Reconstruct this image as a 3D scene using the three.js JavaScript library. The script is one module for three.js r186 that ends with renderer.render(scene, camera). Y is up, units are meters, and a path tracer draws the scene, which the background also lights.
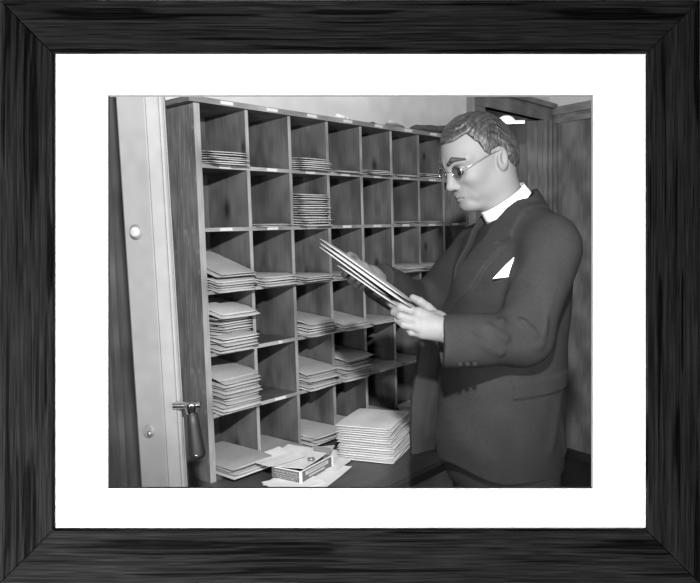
import * as THREE from 'three';
import { mergeGeometries } from 'three/addons/utils/BufferGeometryUtils.js';
import { RoundedBoxGeometry } from 'three/addons/geometries/RoundedBoxGeometry.js';
import { RectAreaLightUniformsLib } from 'three/addons/lights/RectAreaLightUniformsLib.js';

// ------------------------------------------------------------------ camera, light, exposure
const scene = new THREE.Scene();
scene.background = new THREE.Color(0x000000);
const renderer = new THREE.WebGLRenderer({ antialias: true });
renderer.toneMapping = THREE.LinearToneMapping;
renderer.toneMappingExposure = 1.0;
renderer.shadowMap.enabled = true;
RectAreaLightUniformsLib.init();

const V = (x, y, z) => new THREE.Vector3(x, y, z);
const CAM = V(-1.376, 1.539, 1.790);
const RIGHT = V(0.65162, -0.02733, 0.75805), UP = V(0.08477, 0.99571, -0.03697), FWD = V(0.75379, -0.08835, -0.65114);
const camera = new THREE.PerspectiveCamera(2 * Math.atan(291.5 / 700) * 180 / Math.PI, 700 / 583, 0.02, 60);
camera.position.copy(CAM);
const camQ = new THREE.Quaternion().setFromRotationMatrix(new THREE.Matrix4().makeBasis(RIGHT, UP, FWD.clone().negate()));
camera.quaternion.copy(camQ);
scene.add(camera);

// press photographer's flash: just above the lens, a reflector hanging from a ceiling rod
const FLASH = V(-1.36, 2.06, 1.80), FLASH_AIM = V(0.60, 1.70, -0.1);
const flash = new THREE.SpotLight(0xffffff, 29.5, 0, 0.60, 0.36, 2);
flash.position.copy(FLASH); flash.target.position.copy(FLASH_AIM);
flash.castShadow = true; flash.shadow.radius = 1.6; flash.shadow.mapSize.set(2048, 2048);
scene.add(flash, flash.target);

// small soft lamp on a stand, low to the left of the lens: lights the hanging frame from its lower left corner
const PANEL_AIM = CAM.clone().addScaledVector(FWD, .42), PANEL_W = 0.3, PANEL_H = 0.3;
const PANEL = PANEL_AIM.clone().addScaledVector(RIGHT, -.50).addScaledVector(UP, -.45).addScaledVector(FWD, -.60);
const panelLight = new THREE.RectAreaLight(0xffffff, 96, PANEL_W, PANEL_H);
panelLight.position.copy(PANEL); panelLight.lookAt(PANEL_AIM);
scene.add(panelLight);

// added weak lamp right of the lens, standing in for bounce in the pigeonholes
const FILL = CAM.clone().addScaledVector(FWD, .52).addScaledVector(RIGHT, .72).addScaledVector(UP, -.22), FILL_AIM = V(.55, 1.30, 0), FILL_W = 0.5, FILL_H = 0.8;
const fillLight = new THREE.RectAreaLight(0xffffff, 8.5, FILL_W, FILL_H);
fillLight.position.copy(FILL); fillLight.lookAt(FILL_AIM);
scene.add(fillLight);

// ------------------------------------------------------------------ helpers
function rng(seed) { let a = seed >>> 0; return () => { a = (a + 0x6D2B79F5) | 0; let t = Math.imul(a ^ (a >>> 15), 1 | a); t = (t + Math.imul(t ^ (t >>> 7), 61 | t)) ^ t; return ((t ^ (t >>> 14)) >>> 0) / 4294967296; }; }
const used = {};
function numbered(n) { if (!(n in used)) { used[n] = 0; return n; } used[n]++; return n + '_' + String(used[n]).padStart(3, '0'); }
const grey = (l) => new THREE.Color().setRGB(l, l, l);
function mesh(name, g, m, parent) {
  const o = new THREE.Mesh(g, m); o.name = parent ? name : numbered(name); o.castShadow = o.receiveShadow = true;
  (parent || scene).add(o); return o;
}
function tag(o, label, category, group) { o.userData.label = label; o.userData.category = category; if (group) o.userData.group = group; return o; }
function thing(name, label, category, pos = [0, 0, 0], turn = 0, group) {
  const o = new THREE.Group(); o.name = numbered(name); scene.add(o); o.position.set(...pos); o.rotation.y = turn; return tag(o, label, category, group);
}
function struct(name, g, m, label, category = 'wall') { const o = mesh(name, g, m); o.userData.kind = 'structure'; o.userData.label = label; o.userData.category = category; return o; }

// value noise
function hash(x, y, s) { let h = Math.imul(x, 374761393) ^ Math.imul(y, 668265263) ^ Math.imul(s, 1274126177); h = Math.imul(h ^ (h >>> 13), 1274126177); return ((h ^ (h >>> 16)) >>> 0) / 4294967296; }
function vnoise(x, y, px, py, s) {
  const xi = Math.floor(x), yi = Math.floor(y), fx = x - xi, fy = y - yi, u = fx * fx * (3 - 2 * fx), v = fy * fy * (3 - 2 * fy);
  const m = (a, n) => ((a % n) + n) % n;
  const a = hash(m(xi, px), m(yi, py), s), b = hash(m(xi + 1, px), m(yi, py), s), c = hash(m(xi, px), m(yi + 1, py), s), d = hash(m(xi + 1, px), m(yi + 1, py), s);
  return (a * (1 - u) + b * u) * (1 - v) + (c * (1 - u) + d * u) * v;
}
function tex(n, fn, srgb = true) {
  const d = new Uint8Array(n * n * 4);
  for (let j = 0; j < n; j++) for (let i = 0; i < n; i++) { const v = Math.max(0, Math.min(255, Math.round(255 * fn(i / n, j / n)))); const k = (j * n + i) * 4; d[k] = d[k + 1] = d[k + 2] = v; d[k + 3] = 255; }
  const t = new THREE.DataTexture(d, n, n); t.wrapS = t.wrapT = THREE.RepeatWrapping; t.magFilter = THREE.LinearFilter; t.minFilter = THREE.LinearMipmapLinearFilter; t.generateMipmaps = true;
  if (srgb) t.colorSpace = THREE.SRGBColorSpace; t.needsUpdate = true; return t;
}
// wood: grain runs along v
function woodFn(s, contrast, fine) {
  return (u, v) => {
    const w = 0.02 * (vnoise(u * 4, v * 3, 4, 3, s) - .5);
    const a = vnoise((u + w) * 24, v * 2, 24, 2, s + 1), b = vnoise((u + w) * 90, v * 5, 90, 5, s + 2), c = vnoise((u + w) * fine, v * 12, fine, 12, s + 3), p = vnoise(u * 5, v * 3, 5, 3, s + 4);
    const p2 = vnoise(u * 13, v * 7, 13, 7, s + 5);
    return 0.86 + contrast * ((a - .5) * .16 + (b - .5) * .12 + (c - .5) * .24 + (p - .5) * .5 + (p2 - .5) * .4);
  };
}
function knots(fn, list) { // dark knots of the board
  return (u, v) => { let k = 0; for (const [x, y, r] of list) { const dx = (u - x) / r, dy = (v - y) / (r * 2.0), q = dx * dx + dy * dy; k = Math.max(k, Math.exp(-q) * 0.9); } return fn(u, v) * (1 - 0.62 * k); };
}
const woodTexA = tex(512, knots(woodFn(11, .55, 220), [[.2, .3, .03], [.62, .7, .036], [.85, .18, .024], [.42, .52, .022]]));
const woodTexB = tex(512, woodFn(31, .5, 260));
const woodTexC = tex(512, (u, v) => { const f = woodFn(51, .35, 300)(u, v), g = vnoise(u * 160 + 1.5 * vnoise(u * 6, v * 5, 6, 5, 71), v * 9, 160, 9, 72), h = vnoise(u * 60, v * 14, 60, 14, 73); return f + .22 * (g - .5) + (h > .84 ? (h - .84) * 1.6 : 0) - .05; });
const plasterTex = tex(256, (u, v) => 0.9 + .1 * (vnoise(u * 6, v * 6, 6, 6, 3) - .5) + .05 * (vnoise(u * 40, v * 40, 40, 40, 4) - .5));
const paperTex = tex(256, (u, v) => 0.93 + .09 * (vnoise(u * 5, v * 5, 5, 5, 7) - .5) + .05 * (vnoise(u * 60, v * 60, 60, 60, 8) - .5));
const clothTex = tex(512, (u, v) => { const tw = Math.sin((u + v) * Math.PI * 2 * 90); return 0.86 + .04 * tw + .08 * (vnoise(u * 120, v * 120, 120, 120, 9) - .5) + .08 * (vnoise(u * 10, v * 10, 10, 10, 10) - .5); });
const hairTex = tex(512, (u, v) => { const w = .02 * Math.sin(v * Math.PI * 10) + .03 * (vnoise(u * 8, v * 8, 8, 8, 80) - .5); return .25 + .75 * (.55 * vnoise((u + w) * 150, (v + w) * 26, 150, 26, 81) + .45 * vnoise((u - w) * 240, v * 60, 240, 60, 82)); });
const frameTex = tex(1024, (u, v) => {
  const w = 0.012 * (vnoise(u * 5, v * 4, 5, 4, 60) - .5);
  const a = vnoise((u + w) * 80, v * 4, 80, 4, 61), b = vnoise((u + w) * 150, v * 6, 150, 6, 62), c = vnoise((u + w) * 420, v * 22, 420, 22, 63);
  let q = .74 + .12 * (a - .5) + .3 * (b - .5) + .5 * (c - .5); if (a < .3) q -= Math.min(.38, (0.3 - a) * 4.5) * (.5 + .8 * b); return q;
});
const frameBump = tex(1024, (u, v) => {
  const w = 0.012 * (vnoise(u * 5, v * 4, 5, 4, 60) - .5);
  const a = vnoise((u + w) * 80, v * 4, 80, 4, 61), b = vnoise((u + w) * 150, v * 6, 150, 6, 62);
  return Math.min(1, .3 + .9 * Math.min(a, .55) + .3 * b);
}, false);
function cloth(l) { return new THREE.MeshPhysicalMaterial({ color: grey(l), map: clothTex, roughness: .85, specularIntensity: .25, side: THREE.DoubleSide }); }
function mat(l, o = {}) { const m = new THREE.MeshStandardMaterial({ color: grey(l), roughness: .7, metalness: 0, ...o }); m.side = THREE.DoubleSide; return m; }
const M = {
  wood: mat(.108, { map: woodTexA, roughness: .6 }), woodB: mat(.10, { map: woodTexB, roughness: .6 }),
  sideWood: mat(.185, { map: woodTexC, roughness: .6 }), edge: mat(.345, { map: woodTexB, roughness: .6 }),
  desk: mat(.085, { map: woodTexB, roughness: .45 }), deskEdge: mat(.03, { roughness: .5 }), deskApron: mat(.22, { map: woodTexB, roughness: .5 }),
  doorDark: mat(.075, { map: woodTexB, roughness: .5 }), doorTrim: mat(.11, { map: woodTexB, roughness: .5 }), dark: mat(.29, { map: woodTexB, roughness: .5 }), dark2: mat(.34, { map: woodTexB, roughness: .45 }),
  plaster: mat(.84, { map: plasterTex, roughness: .9 }), ceiling: mat(.8, { map: plasterTex, roughness: .9 }), floor: mat(.05, { map: woodTexB, roughness: .5 }),
  cream: mat(.235, { map: plasterTex, roughness: .75 }), chrome: mat(.75, { metalness: 1, roughness: .18 }), blackGrip: mat(.010, { roughness: .55 }),
  card: mat(.56), mattWhite: mat(.80, { map: null, roughness: .95 }), bevel: mat(.16, { roughness: .9 }),
  frame: new THREE.MeshPhysicalMaterial({ color: grey(.0175), map: frameTex, bumpMap: frameBump, bumpScale: .0003, roughness: .75, specularIntensity: .05, side: THREE.DoubleSide }),
};
// a box whose uv are metres / s; the grain (v) runs along the axis 'g'
function board(w, h, d, g = 1, s = .5, off = 0) {
  const b = new THREE.BoxGeometry(w, h, d), p = b.attributes.position, n = b.attributes.normal, uv = b.attributes.uv;
  for (let i = 0; i < p.count; i++) {
    const q = [p.getX(i), p.getY(i), p.getZ(i)], m = [n.getX(i), n.getY(i), n.getZ(i)].map(Math.abs), k = m.indexOf(Math.max(...m));
    const ax = [0, 1, 2].filter(a => a !== k); let va = ax.includes(g) ? g : ax[1], ua = ax.find(a => a !== va);
    uv.setXY(i, q[ua] / s + off * .37, q[va] / s + off * .61);
  }
  return b;
}
const at = (g, x, y, z, ry = 0, rx = 0, rz = 0) => { g.applyMatrix4(new THREE.Matrix4().compose(V(x, y, z), new THREE.Quaternion().setFromEuler(new THREE.Euler(rx, ry, rz)), V(1, 1, 1))); return g; };
const place = (o, x, y, z, ry = 0, rx = 0, rz = 0) => { o.position.set(x, y, z); o.rotation.set(rx, ry, rz); return o; };

// ------------------------------------------------------------------ the room
const ZB = -0.245;                       // face of the back wall, behind the pigeonholes
struct('floor', at(board(9, .1, 9, 0, 2), .5, -.05, .2), M.floor, 'dark wooden floor of the mail room', 'floor');
struct('ceiling', at(board(9, .1, 9, 0, 2), .5, 3.05, .2), M.ceiling, 'plain pale ceiling out of view', 'ceiling');
const DX0 = 2.14, DX1 = 2.85, DH = 2.235;  // doorway in the back wall
{
  const g = mergeGeometries([at(board(DX0 + 3.4, 3, .06, 1, 2), (DX0 - 3.4) / 2, 1.5, ZB - .03), at(board(DX1 - DX0, 3 - DH, .06, 1, 2), (DX0 + DX1) / 2, (3 + DH) / 2, ZB - .03), at(board(4.4 - DX1, 3, .06, 1, 2), (4.4 + DX1) / 2, 1.5, ZB - .03)]);
  struct('wall_back', g, M.plaster, 'pale plaster wall behind the pigeonhole cabinet');
  // dark casing round the doorway: flat boards with a raised outer moulding
  const cas = thing('door_casing', 'dark wooden casing around the doorway behind the man', 'door casing'); cas.userData.kind = 'structure';
  mesh('jamb_board', at(board(.15, 2.28, .03, 1), DX0 - .075, 1.14, ZB + .015), M.dark2, cas);
  mesh('jamb_moulding', at(board(.018, 2.28, .05, 1), DX0 - .14, 1.14, ZB + .025), M.dark2, cas);
  mesh('jamb_board', at(board(.17, 2.2, .03, 1), DX1 + .085, 1.1, ZB + .015), M.dark2, cas);
  mesh('jamb_moulding', at(board(.02, 2.2, .055, 1), DX1 + .03, 1.1, ZB + .0275), M.dark2, cas);
  mesh('jamb_moulding', at(board(.02, 2.2, .05, 1), DX1 + .11, 1.1, ZB + .025), M.dark2, cas);
  mesh('head_board', at(board(.99, .085, .035, 0), DX0 + .385, 2.2375, ZB + .0175), M.dark, cas);
  mesh('head_moulding', at(board(1.03, .03, .06, 0), DX0 + .385, 2.295, ZB + .03), M.dark, cas);
  mesh('head_moulding', at(board(.72, .02, .045, 0), (DX0 + DX1) / 2, 2.205, ZB + .0225), M.dark, cas);
  mesh('reveal', at(board(.01, DH, .07, 1), DX0 + .006, DH / 2, ZB - .03), M.dark2, cas);
  mesh('reveal', at(board(.01, DH, .07, 1), DX1 - .006, DH / 2, ZB - .03), M.dark2, cas);
}
// the dark room seen through the doorway
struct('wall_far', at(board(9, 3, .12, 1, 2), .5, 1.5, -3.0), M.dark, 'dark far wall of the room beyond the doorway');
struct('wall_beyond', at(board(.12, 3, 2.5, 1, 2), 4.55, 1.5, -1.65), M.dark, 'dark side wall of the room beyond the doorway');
// panelled dark partition on the right
{
  const L = 3.9, ang = Math.atan2(.235, .971);          // runs from the corner towards the viewer
  const p = thing('wall_right', 'dark panelled wooden partition at the right behind the man', 'wall', [3.03, 0, ZB], -ang); p.userData.kind = 'structure';
  mesh('partition_board', at(board(.06, 2.24, L, 1), .03, 1.12, L / 2), M.dark, p);
  mesh('top_rail', at(board(.09, .05, L, 2), .025, 2.265, L / 2), M.dark2, p);
  mesh('top_rail', at(board(.075, .03, L, 2), .02, 2.20, L / 2), M.dark2, p);
  for (let i = 0; i < 9; i++) { mesh('stile', at(board(.03, 2.12, .07, 1), -.008, 1.12, .035 + i * .45), M.dark2, p); mesh('panel_bead', at(board(.022, 2.1, .012, 1), -.012, 1.12, .09 + i * .45), M.dark2, p); mesh('panel_bead', at(board(.022, 2.1, .014, 1), -.012, 1.12, .28 + i * .45), M.dark2, p); }
  mesh('plaster_above', at(board(.06, .75, L, 1, 2), .03, 2.64, L / 2), M.plaster, p);
  mesh('baseboard', at(board(.03, .05, L, 2), -.01, .025, L / 2), M.floor, p);
}
struct('wall_left', at(board(.12, 3, 7.2, 1, 2), -3.5, 1.5, .5), M.plaster, 'pale wall to the left of the photographer');
struct('wall_front', at(board(6.2, 3, .12, 1, 2), -.5, 1.5, 3.7), M.plaster, 'pale wall behind the photographer');
// dark wooden door in the back wall, left of the cabinet
{
  const d = thing('door_1', 'dark wooden panelled door at the far left edge behind the pale door', 'door', [-.49, 0, ZB]); d.userData.kind = 'structure';
  mesh('door_leaf', at(board(.84, 2.15, .04, 1), 0, 1.075, .02), M.doorDark, d);
  for (const x of [.41, -.41, .345, .335 - .06, -.30]) mesh('moulding', at(board(.018, 2.1, .055, 1), x, 1.075, .035), M.doorTrim, d);
  mesh('head_board', at(board(.9, .1, .05, 0), 0, 2.2, .025), M.doorTrim, d);
}

// ------------------------------------------------------------------ pale stepped door edge on the left
{
  // local x = to the right in the photo, z = towards the viewer
  const D = thing('door_2', 'pale painted door standing open with its stepped edge to the viewer', 'door', [-.4335 + .0182, 0, .361 + .0212], -.861 - .02); D.userData.kind = 'structure';
  D.rotation.z = .0105; const H = 2.5;
  const prof = (pts) => { const s = new THREE.Shape(pts.map(([x, z]) => new THREE.Vector2(x, -z))); const g = new THREE.ExtrudeGeometry(s, { depth: H, bevelEnabled: false }); g.rotateX(-Math.PI / 2); return g; };
  mesh('edge_strip', prof([[-.0805, -.028], [-.0765, -.022], [-.0060, .004], [-.003, .002], [-.003, -.05], [-.0705, -.05]]), M.cream, D);
  mesh('face_strip', prof([[-.003, .004], [-.0005, .008], [.026, .008], [.028, .006], [.029, .002], [.0335, .001], [.037, -.004], [.025, -.05], [-.003, -.05]]), M.cream, D);
  mesh('door_leaf', prof([[-.012, -.05], [.028, -.05], [-.115, -.58], [-.155, -.58]]), M.cream, D);
  // rubber buffer and bolt head on the edge
  const cyl = (r0, r1, h) => { const g = new THREE.CylinderGeometry(r0, r1, h, 28); g.rotateX(Math.PI / 2); return g; };
  const lathe = (pts) => { const g = new THREE.LatheGeometry(pts.map(([a, b]) => new THREE.Vector2(a, b)), 28); g.rotateX(Math.PI / 2); return g; };
  mesh('buffer', at(lathe([[.0001, .014], [.007, .0135], [.0112, .011], [.0128, .007], [.0135, 0]]), -.047, 1.547, -.012, -.39), mat(.30, { roughness: .5 }), D);
  mesh('buffer_ring', at(lathe([[.0130, .003], [.0185, .003], [.0185, -.002]]), -.047, 1.547, -.012, -.39), mat(.12), D);
  const bolt = mesh('bolt', at(cyl(.0135, .0155, .008), -.046, 1.068, -.006, -.39), mat(.30, { metalness: .5, roughness: .45 }), D);
  mesh('bolt_tip', at(new THREE.SphereGeometry(.007, 20, 12), -.0425, 1.064, .0), mat(.2, { metalness: .6, roughness: .4 }), bolt);
  // lever handle
  const h = new THREE.Group(); h.name = 'lever_handle'; D.add(h); h.position.set(-.027, 1.134, .012); h.scale.set(1.3, 1.12, 1.3);
  const bar = new THREE.CylinderGeometry(.0075, .0075, .050, 20); bar.rotateZ(Math.PI / 2);
  mesh('spindle', at(bar, .063, 0, 0), M.chrome, h);
  const neck = new THREE.LatheGeometry([[.0001, .012], [.011, .012], [.0125, .006], [.010, -.004], [.0085, -.016], [.0001, -.016]].map(([a, b]) => new THREE.Vector2(a, b)), 24);
  mesh('socket', at(neck, .070, -.006, 0), M.chrome, h);
  const grip = new THREE.LatheGeometry([[.0001, 0], [.0098, 0], [.0115, -.02], [.0138, -.06], [.0155, -.085], [.0145, -.092], [.011, -.0955], [.0001, -.0955]].map(([a, b]) => new THREE.Vector2(a, b)), 28);
  mesh('grip', at(grip, .0715, -.020, 0, 0, 0, .06), M.blackGrip, h);
  mesh('rivet', at(new THREE.SphereGeometry(.004, 14, 10), .078, -.106, .013), M.chrome, h);
}

// ------------------------------------------------------------------ pigeonhole cabinet
const W = 0.1966, PITCH = 0.2, NC = 8, YT = 1.95, DEP = 0.215, DESK = 0.735;
const shelfY = (r) => YT - PITCH * r;      // r = 0 top ... 6 base
{
  const c = thing('pigeonhole_cabinet', 'tall wooden mail sorting cabinet with six rows of pigeonholes', 'cabinet');
  const H0 = DESK, H1 = 1.942, hh = H1 - H0, yc = (H0 + H1) / 2;
  const XL = -.0065, XR = NC * W + .0065;
  for (const [x, s] of [[XL, 1], [XR, -1]]) {
    const sp = mesh('side_panel', at(board(.022, hh, DEP, 1, .45, s), x, yc, -DEP / 2 - .001), M.sideWood, c);
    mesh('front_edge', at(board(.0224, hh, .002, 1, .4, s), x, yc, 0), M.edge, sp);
  }
  const top = mesh('top_board', at(board(XR - XL + .075, .017, DEP + .02, 0, .5), (XL + XR) / 2, H1 + .0085, -DEP / 2 + .004), M.sideWood, c);
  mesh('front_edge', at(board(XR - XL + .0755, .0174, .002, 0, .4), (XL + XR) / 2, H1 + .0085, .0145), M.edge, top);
  mesh('back_panel', at(board(XR - XL, hh, .008, 1, .5), (XL + XR) / 2, yc, -DEP - .002), M.woodB, c);
  for (let i = 1; i < NC; i++) {
    const d = mesh('divider', at(board(.012, hh, DEP - .003, 1, .42, i * 1.7), i * W, yc, -DEP / 2 - .002), i % 2 ? M.wood : M.woodB, c);
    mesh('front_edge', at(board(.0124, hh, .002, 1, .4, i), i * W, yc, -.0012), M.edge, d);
  }
  for (let r = 1; r <= 6; r++) {
    const y = r < 6 ? shelfY(r) : DESK + .008, t = r < 6 ? .012 : .016;
    const s = mesh('shelf', at(board(XR - XL - .022, t, DEP - .002, 0, .45, r * 2.3), (XL + XR) / 2, y, -DEP / 2 - .001), M.woodB, c);
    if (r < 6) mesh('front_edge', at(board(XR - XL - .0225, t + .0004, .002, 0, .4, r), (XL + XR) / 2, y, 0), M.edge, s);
  }
  // name cards tacked to the edges
  const card = new THREE.BoxGeometry(.05, .0095, .0012), R = rng(5);
  const put = (x, y, z, w = 1) => { const o = mesh('label_card', card, M.card, c); o.position.set(x, y, z); o.scale.x = w; o.rotation.z = (R() - .5) * .03; };
  for (let i = 0; i < NC; i++) { put(i * W + .10 + (R() - .5) * .012, H1 + .0085, .0162); put(i * W + .10 + (R() - .5) * .012, shelfY(1), .0018, .95); put(i * W + .095 + (R() - .5) * .012, shelfY(2), .0018); }
  put(W + .115, shelfY(4), .0018, .3); put(W + .105, shelfY(5), .0018, 1.05); put(.1, shelfY(3), .0018);
}

// ------------------------------------------------------------------ table under the cabinet
{
  const X0 = -.055, X1 = 1.59, Z1 = .475, Z0 = -.235;
  const t = thing('table', 'dark wooden table carrying the pigeonhole cabinet', 'table');
  const tt = mesh('tabletop', at(board(X1 - X0, .03, Z1 - Z0, 0, .6), (X0 + X1) / 2, DESK - .015, (Z0 + Z1) / 2), M.desk, t);
  mesh('edge_band', at(new RoundedBoxGeometry(X1 - X0 + .01, .034, .02, 3, .006), (X0 + X1) / 2, DESK - .0175, Z1 + .006), M.deskEdge, tt);
  mesh('apron', at(board(X1 - X0 - .1, .10, .02, 0, .5), (X0 + X1) / 2, DESK - .085, Z1 - .03), M.deskApron, t);
  mesh('apron', at(board(.02, .10, Z1 - Z0 - .08, 2, .5), X0 + .05, DESK - .085, (Z0 + Z1) / 2), M.deskApron, t);
  mesh('apron', at(board(X1 - X0 - .1, .10, .02, 0, .5), (X0 + X1) / 2, DESK - .085, Z0 + .03), M.deskApron, t);
  for (const x of [X0 + .06, X1 - .06]) for (const z of [Z0 + .05, Z1 - .05]) mesh('leg', at(board(.055, DESK - .03, .055, 1), x, (DESK - .03) / 2, z), M.desk, t);
}

// ------------------------------------------------------------------ envelopes and folders
const envM = [.44, .51, .39, .56, .47].map(l => mat(l, { map: paperTex, roughness: .85 }));
const envGeo = {};
// a filled envelope: rounded thin slab, sagging or curling towards its front (z+)
function sheet(w, d, t, curl, bow, seed, vs = 0) {
  const key = [w, d, t, curl, bow, seed, vs].join(); if (envGeo[key]) return envGeo[key];
  const g = new THREE.BoxGeometry(w, t, d, 5, 1, 6), p = g.attributes.position, R = rng(seed * 77 + 5), a = R() * 6, b = R() * 6;
  for (let i = 0; i < p.count; i++) {
    const x = p.getX(i), y = p.getY(i), z = p.getZ(i), u = x / w * 2, v = z / d + .5;
    const thin = 1 - .55 * Math.pow(Math.abs(u), 5) - .4 * Math.pow(Math.abs(v * 2 - 1), 6);
    const wave = .0006 * (1 + Math.sin(u * 2.6 + a)) + .0004 * (1 + Math.sin(v * 5 + b) * u), cv = Math.max(0, (v - vs) / (1 - vs));
    p.setXYZ(i, x, t / 2 + y * thin + curl * cv * cv + bow * (1 - u * u) + wave * (v), z);
  }
  const uv = g.attributes.uv; for (let i = 0; i < p.count; i++) uv.setXY(i, p.getX(i) * 3 + a, p.getZ(i) * 3 + b + p.getY(i) * 3);
  g.computeVertexNormals(); return envGeo[key] = g;
}
const rowName = ['', 'top', 'second', 'third', 'fourth', 'fifth', 'bottom'], colName = ['', 'first', 'second', 'third', 'fourth', 'fifth', 'sixth', 'seventh', 'eighth'];
const RE = rng(42);
const ord = ['', 'first', 'second', 'third', 'fourth', 'fifth', 'sixth', 'seventh', 'eighth', 'ninth', 'tenth', 'eleventh', 'twelfth', 'thirteenth', 'fourteenth', 'fifteenth'];
// layers: list of [count, width, depth, thickness, protrusion, curl]
function stack(r, c, layers, opt = {}) {
  let y = (r < 6 ? shelfY(r) + .0068 : DESK + .0168);
  const xc = (c - .5) * W + (opt.dx || 0);
  const total = layers.reduce((a, l) => a + l[0], 0); let n = 0;
  for (const [cnt, w, d, t, prot, curl] of layers) for (let k = 0; k < cnt; k++) {
    n++;
    const seed = 1 + Math.floor(RE() * 5), ww = w * [1, .97, .93, 1, .87][Math.floor(RE() * 5)], cu = curl === undefined ? -.004 : curl;
    const pr = Math.max(.006, prot + (RE() - .6) * .024), slack = Math.max(.002, .176 - ww), ry = (RE() - .5) * 1.1 * slack / d;
    const e = mesh('envelope', sheet(ww, d, t, cu, seed === 2 ? .0008 : 0, seed, Math.ceil((1 - Math.max(.004, pr - .004) / d) * 100) / 100), envM[Math.floor(RE() * 5)]);
    e.position.set(xc + (RE() - .5) * slack * .2, y, pr - d / 2); e.rotation.set(0, ry, 0);
    if (n > total - (opt.slant || 0)) { e.rotation.x = opt.rx || 0; e.rotation.z = opt.rz || 0; e.position.y += Math.sin(Math.abs(opt.rx || 0)) * (d / 2); }
    y += t + .0016 + RE() * .0006;
    const where = `in ${rowName[r]} row, ${colName[c]} pigeonhole from left`;
    if (total === 1) tag(e, `single flat paper envelope ${where}`, 'envelope');
    else if (n === total) tag(e, `topmost pale envelope of the pile ${where}`, 'envelope');
    else if (n === 1) tag(e, `lowest pale envelope of the pile ${where}`, 'envelope');
    else tag(e, `pale envelope, ${ord[n]} from the bottom of pile ${where}`, 'envelope', `envelopes in ${rowName[r]} row, ${colName[c]} pigeonhole`);
  }
}
const ew = .168;
stack(1, 1, [[6, ew, .23, .0058, .03, -.004]]);
stack(1, 3, [[6, ew, .23, .0058, .03, -.003]]);
stack(1, 4, [[2, ew, .225, .004, .025, -.004]]);
stack(1, 5, [[3, ew, .23, .005, .03, -.003]]);
stack(1, 6, [[2, ew, .225, .004, .02, -.003]]);
stack(1, 7, [[3, ew, .23, .006, .02, -.003]]);
stack(1, 8, [[2, ew, .225, .005, .01, -.003]]);
stack(2, 2, [[2, ew, .22, .0035, .015, -.003]]);
stack(2, 3, [[4, ew, .235, .0075, .028, -.004], [10, .17, .23, .0062, .022, -.002]]);
stack(2, 6, [[2, ew, .22, .004, .015, -.003]]);
stack(2, 7, [[2, ew, .22, .004, .015, -.003]]);
stack(3, 1, [[5, ew, .24, .006, .04, -.010], [2, ew, .235, .0055, .045, 0]], { slant: 2, rx: .30 });
stack(3, 2, [[4, ew, .235, .007, .035, -.006]]);
stack(3, 3, [[3, ew, .23, .006, .03, -.006]]);
stack(3, 4, [[2, ew, .23, .006, .025, -.006]]);
stack(3, 5, [[4, ew, .235, .005, .04, -.006]]);
stack(3, 6, [[4, ew, .235, .005, .04, -.008]]);
stack(3, 7, [[3, ew, .235, .005, .03, -.006]]);
stack(4, 1, [[5, ew, .245, .0092, .038, -.006], [7, .15, .23, .0062, .02, -.002], [2, ew, .25, .009, .05, -.006]], { slant: 2, rx: .13 });
stack(4, 3, [[5, ew, .24, .0085, .04, -.006]], { slant: 1, rx: .1 });
stack(4, 4, [[3, ew, .24, .007, .05, -.006]], { slant: 1, rx: .14 });
stack(4, 5, [[2, ew, .23, .005, .03, -.006]]);
stack(5, 1, [[11, ew, .245, .0092, .04, -.006]], { slant: 2, rx: .1 });
stack(5, 3, [[6, ew, .24, .010, .04, -.006]], { slant: 1, rx: .1 });
stack(5, 4, [[4, ew, .24, .009, .03, -.008], [4, ew, .24, .010, .045, -.004]], { slant: 1, rx: .1 });
stack(5, 5, [[3, ew, .24, .006, .045, -.006]]);
stack(5, 6, [[2, ew, .235, .006, .03, -.006]]);
stack(6, 1, [[4, .18, .27, .0085, .075, -.002]]);
stack(6, 2, [[2, .178, .26, .008, .06, 0]]);
stack(6, 3, [[4, ew, .25, .008, .055, -.002]]);
stack(6, 4, [[2, ew, .24, .006, .03, 0]]);
stack(6, 5, [[2, ew, .24, .006, .03, 0]]);

// tall pile of folders on the table
{
  let y = DESK + .0005; const R = rng(9), N = 15, folM = [.72, .66, .78].map(l => mat(l, { map: paperTex, roughness: .85 }));
  for (let k = 0; k < N; k++) {
    const t = .0066, f = mesh('folder', sheet(.245, .208, t, -.0006, .0008, 20 + k % 4), folM[k % 3]);
    const q = k / N;
    f.position.set(.553 + q * .035 + (R() - .5) * .008, y, .230 - q * .035 + (R() - .5) * .008); f.rotation.y = .36 + (R() - .5) * .10 - q * .04; y += t + .0008;
    if (k === N - 1) tag(f, 'topmost folder of the tall neat pile standing on the table', 'folder');
    else if (k === 0) tag(f, 'lowest folder of the tall neat pile, resting on the tabletop', 'folder');
    else tag(f, `pale folder, ${ord[k + 1]} from the bottom of the tall pile on the table`, 'folder', 'folders piled on the table');
  }
}
// loose white papers around and on the carton
function paper(x, y, z, w, d, ry, label, bend = .004, rx = 0, rz = 0) {
  const g = new THREE.PlaneGeometry(w, d, 8, 8), p = g.attributes.position; g.rotateX(-Math.PI / 2);
  const box = new THREE.BoxGeometry(w, .0012, d, 8, 1, 8), q = box.attributes.position;
  for (let i = 0; i < q.count; i++) { const u = q.getX(i) / w * 2, v = q.getZ(i) / d * 2; q.setY(i, q.getY(i) + bend * (u * u * .7 + v * v * .5 - .3 * u * v)); }
  box.computeVertexNormals(); const o = mesh('loose_paper', box, M.paper || (M.paper = mat(.86, { map: paperTex, roughness: .9 })));
  place(o, x, y + .0008, z, ry, rx, rz); return tag(o, label, 'paper');
}
paper(.215, DESK + .001, .215, .25, .20, .30, 'loose white sheet lying flat under the small carton', .003);
paper(.135, DESK + .004, .225, .16, .13, -.25, 'small loose white slip at the front corner of the carton', .003);
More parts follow.
